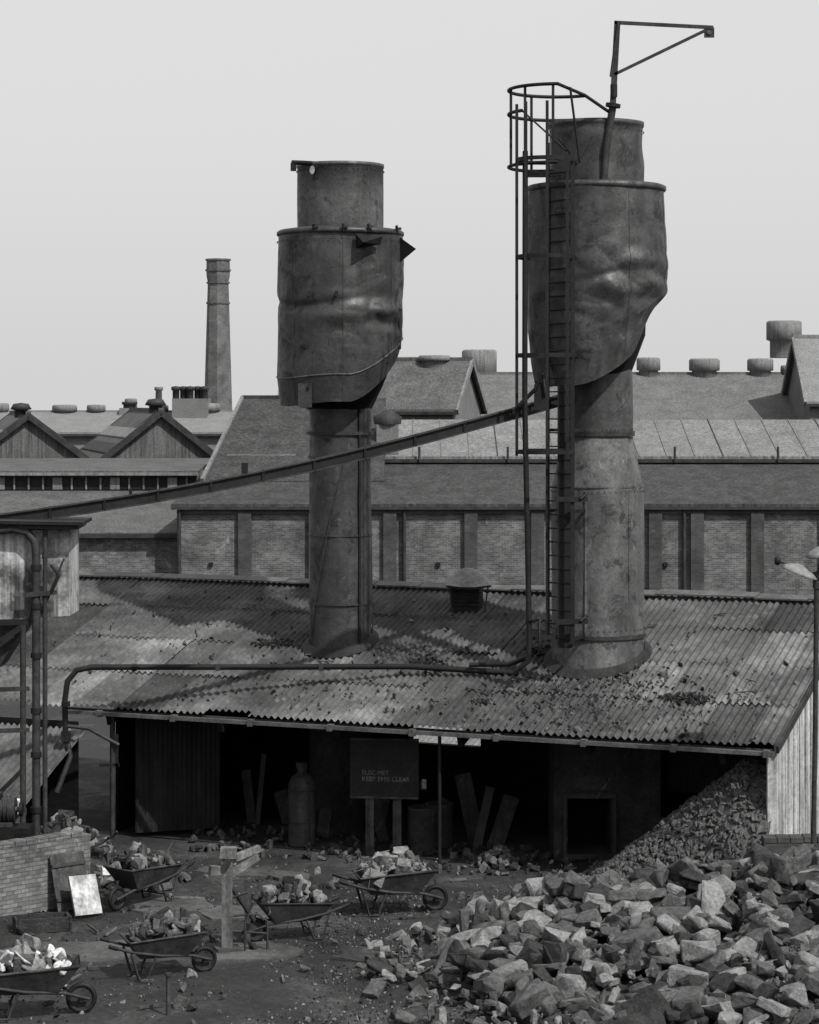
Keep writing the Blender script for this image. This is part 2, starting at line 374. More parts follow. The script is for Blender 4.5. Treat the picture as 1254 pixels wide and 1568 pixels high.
b.ring(c,.66,7.9,.06,.04,m_steelL);b.ring(c,.66,8.4,.07,.06,m_iron)
for ph in (0,2.6):
    pts=[(c[0]+.685*math.cos(-2.9+ph+(z-3.5)*.34),c[1]+.685*math.sin(-2.9+ph+(z-3.5)*.34),z) for z in [3.5+i*.12 for i in range(38)]]
    b.tube(pts,.014,m_steelL,6)
b.tube([(c[0]+.42,49.46,3.6),(c[0]+.42,49.46,8.9)],.03,m_dark,8)
rivets(b,c,1.345,12.45,m_iron,70);rivets(b,c,.93,13.95,m_iron,50)
for a0 in (-2.35,-1.5,-.62):
    pts=[]
    for i in range(6,138,3):
        rr,z=fnL(1.322,i/140,a0);pts.append((c[0]+rr*math.cos(a0),c[1]+rr*math.sin(a0),z))
    b.tube(pts,.009,m_steelL,5)
pts=[]
for k in range(60):
    t=-math.pi+k*math.pi*1.1/59;rr,z=fnL(1.322,.16,t);pts.append((c[0]+rr*math.cos(t),c[1]+rr*math.sin(t),z))
b.tube(pts,.018,m_steelU,6)
for px in (-.52,.1,.62,1.2):
    y=c[1]-math.sqrt(max(.01,1.34**2-px*px));b.tube([(c[0]+px,y,12.60),(c[0]+px,y-.08,12.76)],.03,m_iron,8)
    b.box((c[0]+px+.04,y-.04,12.7),(.12,.06,.05),m_iron)
b.tube([(c[0]-1.0,49.45,14.1),(c[0]-.72,49.35,14.08),(c[0]-.5,49.3,14.06)],.05,m_dark,10)
b.box((c[0]-.97,49.44,14.0),(.12,.1,.16),m_dark)
cc=Vector((c[0]-.56,50-.93*math.sqrt(1-(.56/.93)**2)-.012,13.92));tn=Vector((-.56,-.73,0)).normalized();sd=Vector((tn.y,-tn.x,0))
b.add([cc+tn*.012+(sd*math.cos(k/16*6.283)*.07+Vector((0,0,1))*math.sin(k/16*6.283)*.09) for k in range(16)],[tuple(range(16))],m_chalk)  # pale disc painted for daylight through a hole in the cylinder
b.add([(-1.12,48.68,12.55),(-.55,48.78,12.5),(-.95,48.42,12.35),(-1.1,48.72,12.25),(-.6,48.8,12.33)],[(0,1,2),(0,2,3),(2,1,4),(2,4,3)],m_dark)
b.add([(-.22,49.6,12.55),(.14,49.3,12.27),(-.2,49.55,12.0),(-.25,49.8,12.2)],[(0,1,2),(0,3,1),(1,3,2)],m_dark)
b.box((-.19,49.62,10.6),(.05,.2,.85),m_iron,(0,.03,0))
b.box((-2.17,48.86,9.2),(.28,.2,.5),m_steelL)
b.tube([(-2.2,48.88,10.25),(-2.2,48.74,10.25)],.08,m_iron,14);b.tube([(-2.2,48.76,10.25),(-2.2,48.70,10.25)],.045,m_dark,12)
for px,z in((-.6,11.3),(-.05,11.3),(-.62,9.4)):
    y=c[1]-math.sqrt(1.32**2-px*px);b.box((c[0]+px,y-.05,z),(.06,.16,.11),m_dark,(0,.4,.2))
b.lathe(c,[(.82,0),(.68,.14)],m_dark,40,True,False,lambda r,z,t:(r,roofz(c[0]+r*math.cos(t),c[1]+r*math.sin(t))+.04+z))
b.obj('cupola_stack')
# RIGHT stack
b=MB();c=(3.81,47.6)
cd=(3.77,47.6)
def dentR(r,z,t):
    a=ang(ang(t)+math.pi/2);x=math.cos(t)*r;y=math.sin(t)*r
    d=.05*nz(x*.9+3,y*.9,z*.7)+.018*nz(x*2.4,y*2.4,z*2.2+4)
    d+=.15*G(z-11.4,1.1)*crump(x,y,z,9)*(.6+.4*math.tanh(a*1.5+.8))
    d-=.05*G(z-(11.55+.12*math.sin(a*3.1)),.10)*G(a-.1,.5)
    d+=.05*G(z-11.9,.14)*G(a-.75,.3)
    d+=.05*G(z-11.28,.14)*G(a-.15,.35)+.05*G(z-11.42,.13)*G(a-.8,.25)
    d-=.05*G(a-.5,.10)*G(z-10.8,.8)
    d+=.05*G(a-1.3,.4)*G(z-11.3,.5)
    d-=.05*G(z-11.1,.12)*G(a-.85,.3)
    return d
def fnR(r,f,t):
    cc=math.cos(t);zb=9.42+1.15*max(0,cc+.25)**1.7/1.45+.06*math.sin(4*t+1)
    z=zb+(13.35-zb)*f;rr=r+.02*math.sin(math.pi*f)+dentR(r,z,t)
    if f<.26:rr*=1-(.4+1.1*max(0,cc)**2)*(.26-f)
    return rr,z
b.lathe(cd,[(1.385,i/140) for i in range(141)],m_steelR,220,True,False,fnR)
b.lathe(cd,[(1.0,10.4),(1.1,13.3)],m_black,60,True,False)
b.lathe(cd,[(1.39,13.30),(1.42,13.33),(1.42,13.40),(1.36,13.43),(.95,13.48)],m_steelR,64,True,False)
b.lathe(cd,[(.95,13.4)]+[(.955,13.5+i*.1) for i in range(12)]+[(.975,14.62),(.975,14.7),(.9,14.7),(.9,13.5)],m_steelR,96,True,False,lambda r,z,t:(r+.07*nz(math.cos(t)*1.8,math.sin(t)*1.8,z*1.6)*(1 if z<14.6 else .4),z))
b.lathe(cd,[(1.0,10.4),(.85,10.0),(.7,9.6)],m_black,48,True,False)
b.lathe(c,[(.68,10.3),(.70,9.6),(.69,9.0),(.70,8.45)],m_steelR,64,True,False,lambda r,z,t:(r+.04*nz(math.cos(t)*1.6,math.sin(t)*1.6,z),z))
b.ring(c,.70,8.42,.10,.05,m_iron)
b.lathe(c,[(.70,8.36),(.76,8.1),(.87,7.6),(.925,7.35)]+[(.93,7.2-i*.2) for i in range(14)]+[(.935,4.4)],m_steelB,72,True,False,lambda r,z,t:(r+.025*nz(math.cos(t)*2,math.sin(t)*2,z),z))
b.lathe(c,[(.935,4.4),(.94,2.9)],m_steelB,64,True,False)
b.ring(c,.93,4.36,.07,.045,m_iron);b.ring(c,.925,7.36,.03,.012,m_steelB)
for z,q in((4.5,.945),(7.26,.94),(8.5,.71)):rivets(b,c,q,z,m_iron,50)
rivets(b,cd,.97,14.5,m_iron,50);rivets(b,cd,1.39,12.55,m_iron,70,lambda r,z,t:(1.395+dentR(1.385,z,t),z))
for a0 in (-2.0,-1.15,-.35):
    pts=[]
    for i in range(6,138,3):
        rr,z=fnR(1.387,i/140,a0);pts.append((cd[0]+rr*math.cos(a0),cd[1]+rr*math.sin(a0),z))
    b.tube(pts,.009,m_steelR,5)
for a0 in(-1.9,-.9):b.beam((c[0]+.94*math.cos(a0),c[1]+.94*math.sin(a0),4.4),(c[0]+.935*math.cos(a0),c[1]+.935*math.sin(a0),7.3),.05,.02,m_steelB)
b.lathe(c,[(1.1,0),(.95,.13)],m_plaster,48,True,False,lambda r,z,t:(r,roofz(c[0]+r*math.cos(t),c[1]+r*math.sin(t))+.04+z))
x0,x1,xa,xb=2.85,4.95,3.12,3.98;yf,yb=46.35,48.3
def wbx(xl,xr,zl,zh,y0=yf,y1=yb,m=m_plaster):b.hexa([(xl,y0,zl),(xr,y0,zl),(xr,y1,zl),(xl,y1,zl),(xl,y0,zh),(xr,y0,zh),(xr,y1,zh),(xl,y1,zh)],m)
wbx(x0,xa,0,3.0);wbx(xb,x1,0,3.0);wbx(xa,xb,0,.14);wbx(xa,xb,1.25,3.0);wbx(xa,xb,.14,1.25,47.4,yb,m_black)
for p,q in (((xa-.06,0,.1),(xa-.06,0,1.3)),((xb+.06,0,.1),(xb+.06,0,1.3)),((xa-.1,0,1.3),(xb+.1,0,1.3)),((xa-.1,0,.1),(xb+.1,0,.1))):
    b.beam((p[0],yf-.03,p[2]),(q[0],yf-.03,q[2]),.06,.1,m_iron)
pts=[(3.55+.45*math.cos(t),yf-.04,1.42+.28*math.sin(t)) for t in [i*math.pi/10 for i in range(11)]]
b.add(pts,[tuple(range(11))],m_iron)
b.obj('cupola_stack')
# ladder, cage and gallery
b=MB()
P1=Vector((3.2,46.15,0));P2=Vector((2.74,46.62,0));mid=(P1+P2)/2;out=Vector((-.72,-.69,0)).normalized();sd=(P1-P2).normalized()
Z=lambda p,z:Vector((p.x,p.y,z))
for P in(P1,P2):b.beam(Z(P,4.3),Z(P,14.2),.08,.03,m_dark)
z=4.4
while z<14.1:
    b.tube([Z(P1,z),Z(P2,z)],.016,m_dark,6);z+=.27
b.beam(Z(P1+Vector((-.13,.25,0)),4.2),Z(P1+Vector((-.13,.25,0)),9.4),.30,.03,m_dark,(0,1,0))
b.beam(Z(P2+Vector((.12,.1,0)),9.4),Z(P2+Vector((.12,.1,0)),13.0),.26,.03,m_dark,(0,1,0))
def hoop(z,th=.08,full=True):
    ctr=mid+out*.42;pts=[]
    for k in range(25):
        a=-math.pi*.62+k*(math.pi*1.24)/24
        pts.append(Z(ctr+out*math.cos(a)*.55+sd*math.sin(a)*.55,z))
    pts=[Z(P2,z)]+pts+[Z(P1,z)]
    for i in range(len(pts)-1):b.beam(pts[i],pts[i+1],.015,th,m_dark)
    return pts
for z in(8.08,9.97,11.9,13.8):hoop(z)
ctr=mid+out*.42
for a,z0 in((-1.55,8.0),(-.8,8.0),(0,8.0),(.8,8.0),(1.6,8.0)):
    q=ctr+out*math.cos(a)*.56+sd*math.sin(a)*.56;b.beam(Z(q,z0),Z(q,14.9 if abs(a)<1 else 13.9),.06,.012,m_dark)
for z in(4.4,6.9,8.5,9.97,11.9):
    b.beam(Z(P1,z),(3.5,46.75,z),.04,.06,m_dark);b.beam(Z(P2,z),(3.05,47.1,z),.04,.06,m_dark)
for dx,z in ((0,7.15),(0,4.75)):
    b.beam((2.9+dx-.05,46.0,z),(3.5+dx,46.2,z),.04,.1,m_dark);b.tube([(3.35,46.1,z),(3.5,46.2,z+.12)],.03,m_dark,6)
b.tube([(2.28,46.3,14.0),(2.27,46.3,9.0),(2.33,46.3,6),(2.36,46.3,4.3),(2.34,46.3,3.95),(2.1,46.4,3.75)],.055,m_dark,10)
b.beam((2.3,46.3,4.4),(3.1,46.5,4.42),.05,.08,m_dark);b.beam((2.3,46.3,8.1),(3.1,46.3,8.1),.05,.08,m_dark)
b.tube([(2.36,46.25,4.75),(2.55,46.2,4.8),(2.55,46.2,4.3)],.03,m_dark,8)
b.tube([(2.05,45.95,8.9),(2.45,45.9,9.3),(2.6,45.9,9.6),(2.65,45.9,9.2)],.04,m_dark,8);b.box((2.55,46,9.15),(.22,.15,.5),m_dark)
g=Vector((2.98,46.95,0))
def arc(z,a0,a1,r=1.0,th=.035):
    pts=[Z(g+Vector((math.cos(a),math.sin(a),0))*r,z) for a in [a0+(a1-a0)*k/30 for k in range(31)]]
    b.tube(pts,th,m_dark,8);return pts
p=arc(15.28,rad(-95),rad(-305));arc(14.8,rad(-140),rad(-305))
b.tube([p[0],(3.45,46.3,15.1),(4.0,46.62,14.78)],.035,m_dark,8)
b.tube([Z(g+Vector((-.766,-.643,0)),14.8),(3.1,46.3,14.0)],.02,m_dark,6)
for a in(-100,-135,-165,-200,-240):
    q=g+Vector((math.cos(rad(a)),math.sin(rad(a)),0));b.beam(Z(q,15.28),Z(q,13.75),.055,.015,m_dark)
b.tube([p[0]+Vector((.25,.05,-.06)),(3.35,46.2,13.75)],.025,m_dark,6)
arc(13.75,rad(-95),rad(-305))
for k in range(9):
    y=46.1+k*.16;b.beam((2.3,y,13.6),(3.0,y,13.6),.04,.03,m_dark)
b.tube([(2.95,46.35,14.25),(3.3,46.3,13.75),(3.6,46.45,14.3)],.02,m_dark,6)
b.obj('caged_ladder')
b=MB()
b.tube([(3.85,46.6,13.45),(3.9,46.6,14.1),(4.03,46.6,14.92)],.075,m_iron,12);b.tube([(4.03,46.6,14.9),(4.04,46.6,14.97)],.15,m_dark,14)
b.beam((4.03,46.6,14.95),(4.12,46.6,16.6),.12,.05,m_iron);b.tube([(3.99,46.57,15.5),(4.14,46.57,16.6)],.03,m_iron,8)
b.beam((4.06,46.6,16.58),(6.02,46.6,16.48),.05,.07,m_iron)
b.beam((4.06,46.6,15.55),(5.86,46.6,16.42),.05,.06,m_iron)
b.box((5.94,46.6,16.38),(.2,.03,.2),m_iron);b.tube([(5.94,46.56,16.38),(5.94,46.64,16.38)],.045,m_pipe,12)
b.tube([(4.05,46.6,15.1),(4.05,46.6,15.35)],.07,m_dark,10)
b.obj('davit_hoist')
# charging monorail beam
b=MB();p0=Vector((-8.6,43.0,6.85));p1=Vector((3.02,46.75,9.2))
sag=lambda t:p0.lerp(p1,t)+Vector((0,0,-.28*math.sin(math.pi*t)))
for i in range(24):
    a,q=sag(i/24),sag((i+1)/24);b.beam(a,q,.14,.03,m_iron);b.beam(a-Vector((0,0,.1)),q-Vector((0,0,.1)),.03,.2,m_dark);b.beam(a-Vector((0,0,.21)),q-Vector((0,0,.21)),.10,.025,m_iron)
for i in range(1,12):
    a=sag(i/12);b.box(a-Vector((0,.03,.1)),(.05,.05,.24),m_dark)
b.tube([sag(.29)+Vector((0,0,0)),sag(.29)+Vector((.0,0,.12))],.03,m_dark);b.box(sag(.47)+Vector((0,0,.12)),(.12,.1,.2),m_dark)
b.obj('overhead_rail_beam')
# long pipe on the roof
b=MB()
pts=[(-6.96,47.6,2.15),(-6.98,47.6,3.0),(-6.93,47.62,3.4),(-6.75,47.65,3.62),(-6.45,47.7,3.68),(-3.0,47.9,3.66),(0,47.8,3.68),(1.9,47.3,3.62),(2.25,47.2,3.6)]
b.tube(pts,.06,m_dark,12)
b.tube([(1.2,47.4,3.76),(2.0,47.35,3.78),(2.3,47.2,3.9),(2.34,46.7,4.0)],.05,m_dark,12)
for x in(-5.6,-3.9,-1.8,.6):b.box((x,47.85,3.66),(.09,.14,.14),m_iron)
b.tube([(-6.96,47.6,2.9),(-6.96,47.6,3.0)],.09,m_iron);b.tube([(-6.96,47.6,2.5),(-6.5,47.6,2.45),(-5.9,47.7,2.1)],.04,m_iron)
b.tube([(-6.96,47.6,2.35),(-6.85,47.5,1.9),(-7.1,47.3,1.2)],.055,m_iron);b.box((-6.95,47.55,2.3),(.18,.18,.2),m_dark)
b.beam((-5.95,47.8,1.65),(-5.95,47.8,2.3),.06,.06,m_dark);b.beam((-6.3,47.8,1.68),(-5.9,47.8,1.68),.06,.06,m_dark)
b.obj('roof_pipe')
# ------------------------------------------------------------------ things inside the shed
b=MB();b.xf=Matrix.Translation((-.5,46.9,0))@Matrix.Rotation(-.12,4,'Z')
b.box((0,0,1.75),(1.38,.04,1.2),m_sign);
for x in(-.3,.25):b.beam((x,.05,0),(x,.05,1.9),.17,.06,m_wood)
b.beam((-.68,-.03,1.17),(.68,-.03,1.17),.03,.04,m_wood);b.beam((-.68,-.03,2.33),(.68,-.03,2.33),.03,.04,m_wood)
sg=b.obj('warning_sign')
cu=bpy.data.curves.new('lettering','FONT');cu.body='ELEC MET\nKEEP THIS CLEAR';cu.size=.125;cu.align_x='LEFT';cu.space_line=1.0;cu.materials.append(m_letter)
t=bpy.data.objects.new('lettering_tmp',cu);scene.collection.objects.link(t)
bpy.context.view_layer.update();dg=bpy.context.evaluated_depsgraph_get();me=bpy.data.meshes.new_from_object(t.evaluated_get(dg));bpy.data.objects.remove(t)
if not me.materials: me.materials.append(m_letter)
t=bpy.data.objects.new('lettering',me);scene.collection.objects.link(t);t.matrix_world=Matrix.Translation((-.95,46.93,1.62))@Matrix.Rotation(-.12,4,'Z')@Matrix.Rotation(math.pi/2,4,'X');t.parent=sg
b=MB();b.lathe((-2.2,48.0),[(.0,0),(.28,0),(.29,.05),(.28,.1),(.28,1.25),(.22,1.4),(.12,1.48),(.09,1.5),(.12,1.62),(.12,1.7),(.0,1.7)],m_corr,28,True,False)
b.ring((-2.2,48.0),.28,.5,.03,.01,m_iron,28);b.ring((-2.2,48.0),.28,1.15,.03,.01,m_iron,28);b.obj('steel_tank')
for k,(x,y,h) in enumerate(((.25,47.1,.95),(.6,47.8,.9))):
    b=MB();b.lathe((x,y),[(0,0),(.26,0),(.29,.05),(.28,.3),(.29,.33),(.28,.6),(.29,.63),(.28,h-.04),(.29,h),(.26,h),(.25,h-.05),(0,h-.05)],m_iron,24,True,False)
    b.obj('oil_drum')
b=MB()
for k in range(12):
    x=R.uniform(-4.6,1.8);y=AY-(x-AX)*.43+R.uniform(2.1,3.8);h=R.uniform(.5,1.5)
    b.beam((x,y,0),(x+R.uniform(-.35,.35),y+.35,h),R.uniform(.08,.4),.03,R.choice([m_wood,m_corr,m_iron]),(0,1,0))
b.obj('leaning_boards')
b=MB();
for k in range(320):
    x=R.uniform(-4.5,4);y=AY-(x-AX)*.43+R.uniform(-.2,2.8);s=R.uniform(.05,.24);rock(b,(x,y,s*.3),s,R.choice([m_rockB,m_rockC,m_coke,m_rockC]))
for k in range(70):
    a=R.uniform(0,6.3);q=R.random();rock(b,(1.7+.5*q*math.cos(a),45.9+.4*q*math.sin(a),.35*(1-q)),R.uniform(.08,.25),m_coke)
b.obj('scrap_litter')
# coke heap
b=MB()
def hc(u,v):
    return max(-.1,2.3*min(1,max(0,(u-11.3)/2.9))*min(1,max(0,(v+.9)/1.5))**.8)+.10*nz(u*2,v*2,5)
nu,nv=60,50;vs=[S(11.0+3.95*i/nu,-1.0+3.6*j/nv,hc(11.0+3.95*i/nu,-1.0+3.6*j/nv)-.05) for j in range(nv+1) for i in range(nu+1)]
b.add(vs,[(j*(nu+1)+i,j*(nu+1)+i+1,(j+1)*(nu+1)+i+1,(j+1)*(nu+1)+i) for j in range(nv) for i in range(nu)],m_coke)
for k in range(3600):
    u=R.uniform(11.0,14.85);v=R.uniform(-1.0,2.5);h=hc(u,v)
    if h<.02 and R.random()<.7:continue
    rock(b,S(u,v,h),R.uniform(.07,.19),m_coke)
b.obj('coke_heap')
# ------------------------------------------------------------------ rubble heap
b=MB()
def hq(x,y):return math.sqrt(((x-6.1)/6.4)**2+((y-38.0)/(4.8 if y>38 else 8.0))**2)
def hr(x,y):
    q=hq(x,y)
    return 1.55*max(0,1-q)**.85+.22*nz(x*.9,y*.9,1)*(1 if q<1 else 0)
nx,ny=80,66;vs=[]
for j in range(ny+1):
    for i in range(nx+1):
        x=-1+13*i/nx;y=30.5+13*j/ny;vs.append((x,y,hr(x,y)-.25))
b.add(vs,[(j*(nx+1)+i,j*(nx+1)+i+1,(j+1)*(nx+1)+i+1,(j+1)*(nx+1)+i) for j in range(ny) for i in range(nx)],m_rockC)
for layer,(st,zo) in enumerate(((.31,-.10),(.33,.07))):
    x=-1
    while x<9.5:
        y=31.6
        while y<43.2:
            X=x+R.uniform(-.17,.17);Y=y+R.uniform(-.17,.17);q=hq(X,Y)
            y+=st
            if q>1.02+R.uniform(-.12,.08):continue
            if layer==1 and R.random()<.3:continue
            s=min(.85,max(.16,R.gauss(.46,.15)))
            if q>.86:s*=.6
            rock(b,(X,Y,hr(X,Y)+zo+s*.05+R.uniform(0,.1)),s,pickrock(),.55 if R.random()<.75 else 3)
        x+=st
for k in range(2000):
    x=R.uniform(-.8,10);y=R.uniform(32,43);h=hr(x,y)
    if h>.03:rock(b,(x,y,h+.06),R.uniform(.05,.18),pickrock())
b.obj('rubble_heap')
b=MB()
for k in range(9000):
    t=R.random()
    if t<.5:x=R.gauss(.0,1.6);y=R.uniform(33.5,44)
    else:x=R.uniform(-8,6);y=R.uniform(33,47)
    s=min(.14,abs(R.gauss(0,.026))+.014);rock(b,(x,y,s*.15),s,R.choice([m_rockA,m_rockB,m_rockC,m_rockC]))
for k in range(90):
    x=R.uniform(-7,2);y=R.uniform(34,46);s=R.uniform(.1,.26);rock(b,(x,y,s*.2),s,pickrock())
for k in range(40):
    x=R.uniform(-7,1);y=R.uniform(35,45);a=R.uniform(0,6.3);l=R.uniform(.15,.7);b.beam((x,y,.05),(x+l*math.cos(a),y+l*math.sin(a),.07),.03,.03,R.choice([m_wood,m_woodL,m_iron]))
b.obj('ground_rubble')
b=MB()
for (x,y,w,l,rt) in ((-4.3,42.3,1.6,1.3,.2),(-2.9,41.6,1.5,1.1,.3),(-2.7,38.6,1.7,1.3,.1),(-5.6,38.6,2.2,1.5,.25),(-6.4,37.0,2.0,1.3,.2),(-3.0,45.1,2.2,.7,-.4)):
    n=14;pts=[(x+math.cos(rt)*w/2*math.copysign(abs(math.cos(a))**.5,math.cos(a))*R.uniform(.8,1.15)-math.sin(rt)*l/2*math.copysign(abs(math.sin(a))**.5,math.sin(a)),
            y+math.sin(rt)*w/2*math.cos(a)+math.cos(rt)*l/2*math.copysign(abs(math.sin(a))**.5,math.sin(a))*R.uniform(.8,1.15)) for a in [i*2*math.pi/n for i in range(n)]]
    b.add([(p[0],p[1],.035) for p in pts]+[(p[0],p[1],-.1) for p in pts],[tuple(range(n))]+[(i,n+i,n+(i+1)%n,(i+1)%n) for i in range(n)],m_conc)
b.obj('concrete_paving')
b=MB()
for (cx,cy,r,h,n) in ((-6.5,44.6,1.4,1.25,340),(-5.2,44.4,1.0,.5,130),(-7.7,44.5,1.2,1.2,180)):
    b.lathe((cx,cy),[(r,-.05),(r*.6,h*.45),(.05,h*.95)],m_rockC,20,False,True)
    for k in range(n):
        a=R.uniform(0,6.3);q=math.sqrt(R.random());rock(b,(cx+q*r*math.cos(a),cy+q*r*math.sin(a),h*(1-q)+R.uniform(0,.1)),R.uniform(.12,.38),R.choice([m_rockC,m_rockB,m_rockC,m_iron,m_rockA]))
for k in range(5):
    a=R.uniform(0,6.3);x=-6.4+R.uniform(-1.1,.9);y=44+R.uniform(-.5,.5);rr=R.uniform(.12,.25)
    b.tube([(x+rr*math.cos(t),y+rr*.5*math.sin(t),.9+rr*math.sin(t+a)*.6) for t in [i*.45 for i in range(7)]],.02,m_iron,6)
rock(b,(-7.3,43.7,1.5),.35,m_chalk);rock(b,(-5.5,43.0,.45),.3,m_chalk)
b.obj('scrap_heap')
# small motor on its plinth beside the yard wall
b=MB();b.box((-7.35,42.2,.72),(1.1,.6,1.44),m_brickk)
b.tube([(-7.7,42.15,1.75),(-7.66,42.15,1.75),(-7.1,42.15,1.75),(-7.06,42.15,1.75)],.22,m_iron,20)
for k in range(7):b.tube([(-7.6+k*.07,42.15,1.75),(-7.58+k*.07,42.15,1.75)],.245,m_corr,20)
b.tube([(-7.1,42.15,1.75),(-6.95,42.15,1.75)],.05,m_pipe,10);b.tube([(-6.99,42.15,1.75),(-6.93,42.15,1.75)],.13,m_dark,16)
b.box((-7.4,42.15,1.5),(.6,.4,.08),m_iron);b.box((-7.4,42.1,2.0),(.2,.2,.12),m_dark)
b.hexa([(-8.1,42.0,2.0),(-7.55,41.95,1.98),(-7.55,42.3,2.0),(-8.1,42.3,2.02),(-8.1,42.0,2.03),(-7.55,41.95,2.01),(-7.55,42.3,2.03),(-8.1,42.3,2.05)],m_white)
b.obj('blower_motor')
# ------------------------------------------------------------------ wheelbarrows
def barrow(x,y,rot,sc=1,load=(m_rockA,m_rockB,m_rockB,m_rockC),n=30,big=.3):
    b=MB();b.xf=Matrix.Translation((x,y,.02))@Matrix.Rotation(rot,4,'Z')@Matrix.Scale(sc,4)
    wc=Vector((.74,0,.2));ring=[wc+Vector((math.cos(t)*.175,0,math.sin(t)*.175)) for t in [i*math.pi/12 for i in range(25)]]
    b.tube(ring,.035,m_dark,8,False);b.tube([wc+Vector((0,-.09,0)),wc+Vector((0,.09,0))],.035,m_iron,10)
    b.tube([wc+Vector((0,-.012,0)),wc+Vector((0,.012,0))],.16,m_iron,20)
    for s in(-1,1):
        b.tube([(.84,s*.08,.2),(.5,s*.15,.31),(0,s*.24,.36),(-.45,s*.28,.45),(-.85,s*.3,.58)],.024,m_iron,8)
        b.tube([(-.72,s*.293,.535),(-.86,s*.302,.585)],.032,m_dark,8)
        b.tube([(-.1,s*.25,.35),(-.2,s*.26,.12),(-.22,s*.26,.02),(-.38,s*.265,.02),(-.5,s*.28,.44)],.02,m_iron,8)
    b.tube([(-.22,-.26,.14),(-.22,.26,.14)],.014,m_dark,6)
    B=[(-.34,-.22,.33),(.42,-.19,.31),(.42,.19,.31),(-.34,.22,.33)];T=[(-.54,-.36,.62),(.72,-.32,.70),(.72,.32,.70),(-.54,.36,.62)]
    I=[(p[0]*.96,p[1]*.94,p[2]+.012) for p in B];J=[(p[0]*.975,p[1]*.96,p[2]) for p in T]
    b.add(B+T,[(3,2,1,0),(0,1,5,4),(1,2,6,5),(2,3,7,6),(3,0,4,7)],m_iron);b.add(I+J,[(0,1,2,3),(4,5,1,0),(5,6,2,1),(6,7,3,2),(7,4,0,3)],m_iron)
    b.tube([T[0],T[1],T[2],T[3],T[0]],.017,m_corr,6,False)
    b.beam((.72,0,.5),(.78,0,.3),.04,.02,m_iron)
    for k in range(n):
        xx=R.uniform(-.4,.58);yy=R.uniform(-.24,.24);q=1-((xx-.1)/.62)**2*.7-(yy/.34)**2*.5
        rock(b,(xx,yy,.50+.45*max(0,q)*R.uniform(.4,1)),R.uniform(.18,big),R.choice(load))
    for k in range(60):
        xx=R.uniform(-.42,.6);yy=R.uniform(-.26,.26);q=1-((xx-.1)/.62)**2*.7-(yy/.34)**2*.5
        rock(b,(xx,yy,.58+.28*max(0,q)),R.uniform(.06,.15),R.choice(load))
    b.obj('wheelbarrow')
barrow(-3.95,37.0,rad(20),1.0,n=36,big=.38);barrow(-1.9,39.6,rad(200),.98,(m_rockB,m_rockC,m_rockC,m_rockA),30,.38)
barrow(-.35,41.6,rad(12),1.12,(m_rockA,m_rockB,m_rockA),34,.42);barrow(-4.75,42.4,rad(235),1.05,(m_rockC,m_rockB,m_rockC,m_rockA),36,.4)
barrow(-5.65,34.6,rad(10),1.1,(m_chalk,m_chalk,m_rockA,m_rockB),26,.48)
# ------------------------------------------------------------------ timber stand
b=MB();x,y=-3.0,38.7
b.beam((x,y,0),(x,y,1.68),.17,.16,m_woodL);b.beam((x+.02,y-.02,1.55),(x+.02,y-.02,1.72),.26,.2,m_woodL)
b.beam((x-.28,y-.1,1.36),(x-.02,y,1.34),.14,.14,m_woodL);b.beam((x,y+.1,1.22),(x+.48,y+.35,1.5),.12,.1,m_woodL);b.beam((x+.1,y+.2,1.5),(x+.5,y+.45,1.62),.12,.1,m_woodL)
b.beam((x+.08,y,1.05),(x+.42,y+.3,.45),.07,.05,m_iron);b.beam((x+.3,y+.45,0),(x+.3,y+.45,1.1),.1,.08,m_wood)
b.tube([(x+.1,y-.05,.9),(x+.35,y-.1,1.0),(x+.42,y-.1,.8),(x+.3,y-.1,.5),(x+.3,y-.1,.05)],.02,m_iron,8)
b.tube([(x+.1,y-.05,.6),(x+.5,y,.62),(x+.66,y,.5),(x+.66,y,.05)],.02,m_iron,8);b.tube([(x+.1,y-.05,.35),(x+.66,y,.3)],.02,m_iron,8)
b.box((x,y,.04),(.4,.4,.08),m_wood,(0,0,.3));b.tube([(x+.02,y,1.5),(x+.02,y-.2,1.5)],.06,m_iron,12)
b.obj('timber_hoist_post')
b=MB();b.tube([(-3.55,34.6,0),(-3.55,34.6,.62)],.035,m_wood);b.tube([(-3.55,34.6,.6),(-3.55,34.6,.64)],.05,m_iron);b.obj('short_stake')
# yard wall
b=MB();q0=Vector((-8.6,40.0,0));q1=Vector((-5.85,42.6,0));d=(q1-q0).normalized();nn=Vector((-d.y,d.x,0))*.115
b.hexa([q0-nn,q1-nn,q1+nn,q0+nn]+[p+Vector((0,0,1.22)) for p in(q0-nn,q1-nn,q1+nn,q0+nn)],m_brickf)
k=0
while k*.24<(q1-q0).length-.3:
    p=q0+d*(k*.24+.12);b.box(p+Vector((0,0,1.265+R.uniform(-.006,.006))),(.225,.25,.08),m_brickf,(0,0,math.atan2(d.y,d.x)+R.uniform(-.03,.03)));k+=1
for k in range(3):b.box(q1+d*(-.1-.1*k)+Vector((0,0,1.2-.08*k)),(.22,.24,.075),m_brickf,(0,0,.8))
b.obj('yard_brick_wall')
b=MB();b.xf=Matrix.Translation((-5.72,41.5,.35))@Euler((-.5,0,.5)).to_matrix().to_4x4();b.box((0,0,0),(.5,.03,.72),m_white);b.box((0,.02,0),(.52,.012,.74),m_iron);b.obj('white_panel')
b=MB();b.xf=Matrix.Translation((-6.05,41.95,.5))@Euler((-.3,0,.7)).to_matrix().to_4x4();b.box((0,0,0),(.7,.03,1.0),m_wood);b.box((0,-.03,.3),(.7,.03,.06),m_iron);b.box((0,-.03,-.3),(.7,.03,.06),m_iron);b.obj('leaning_door')
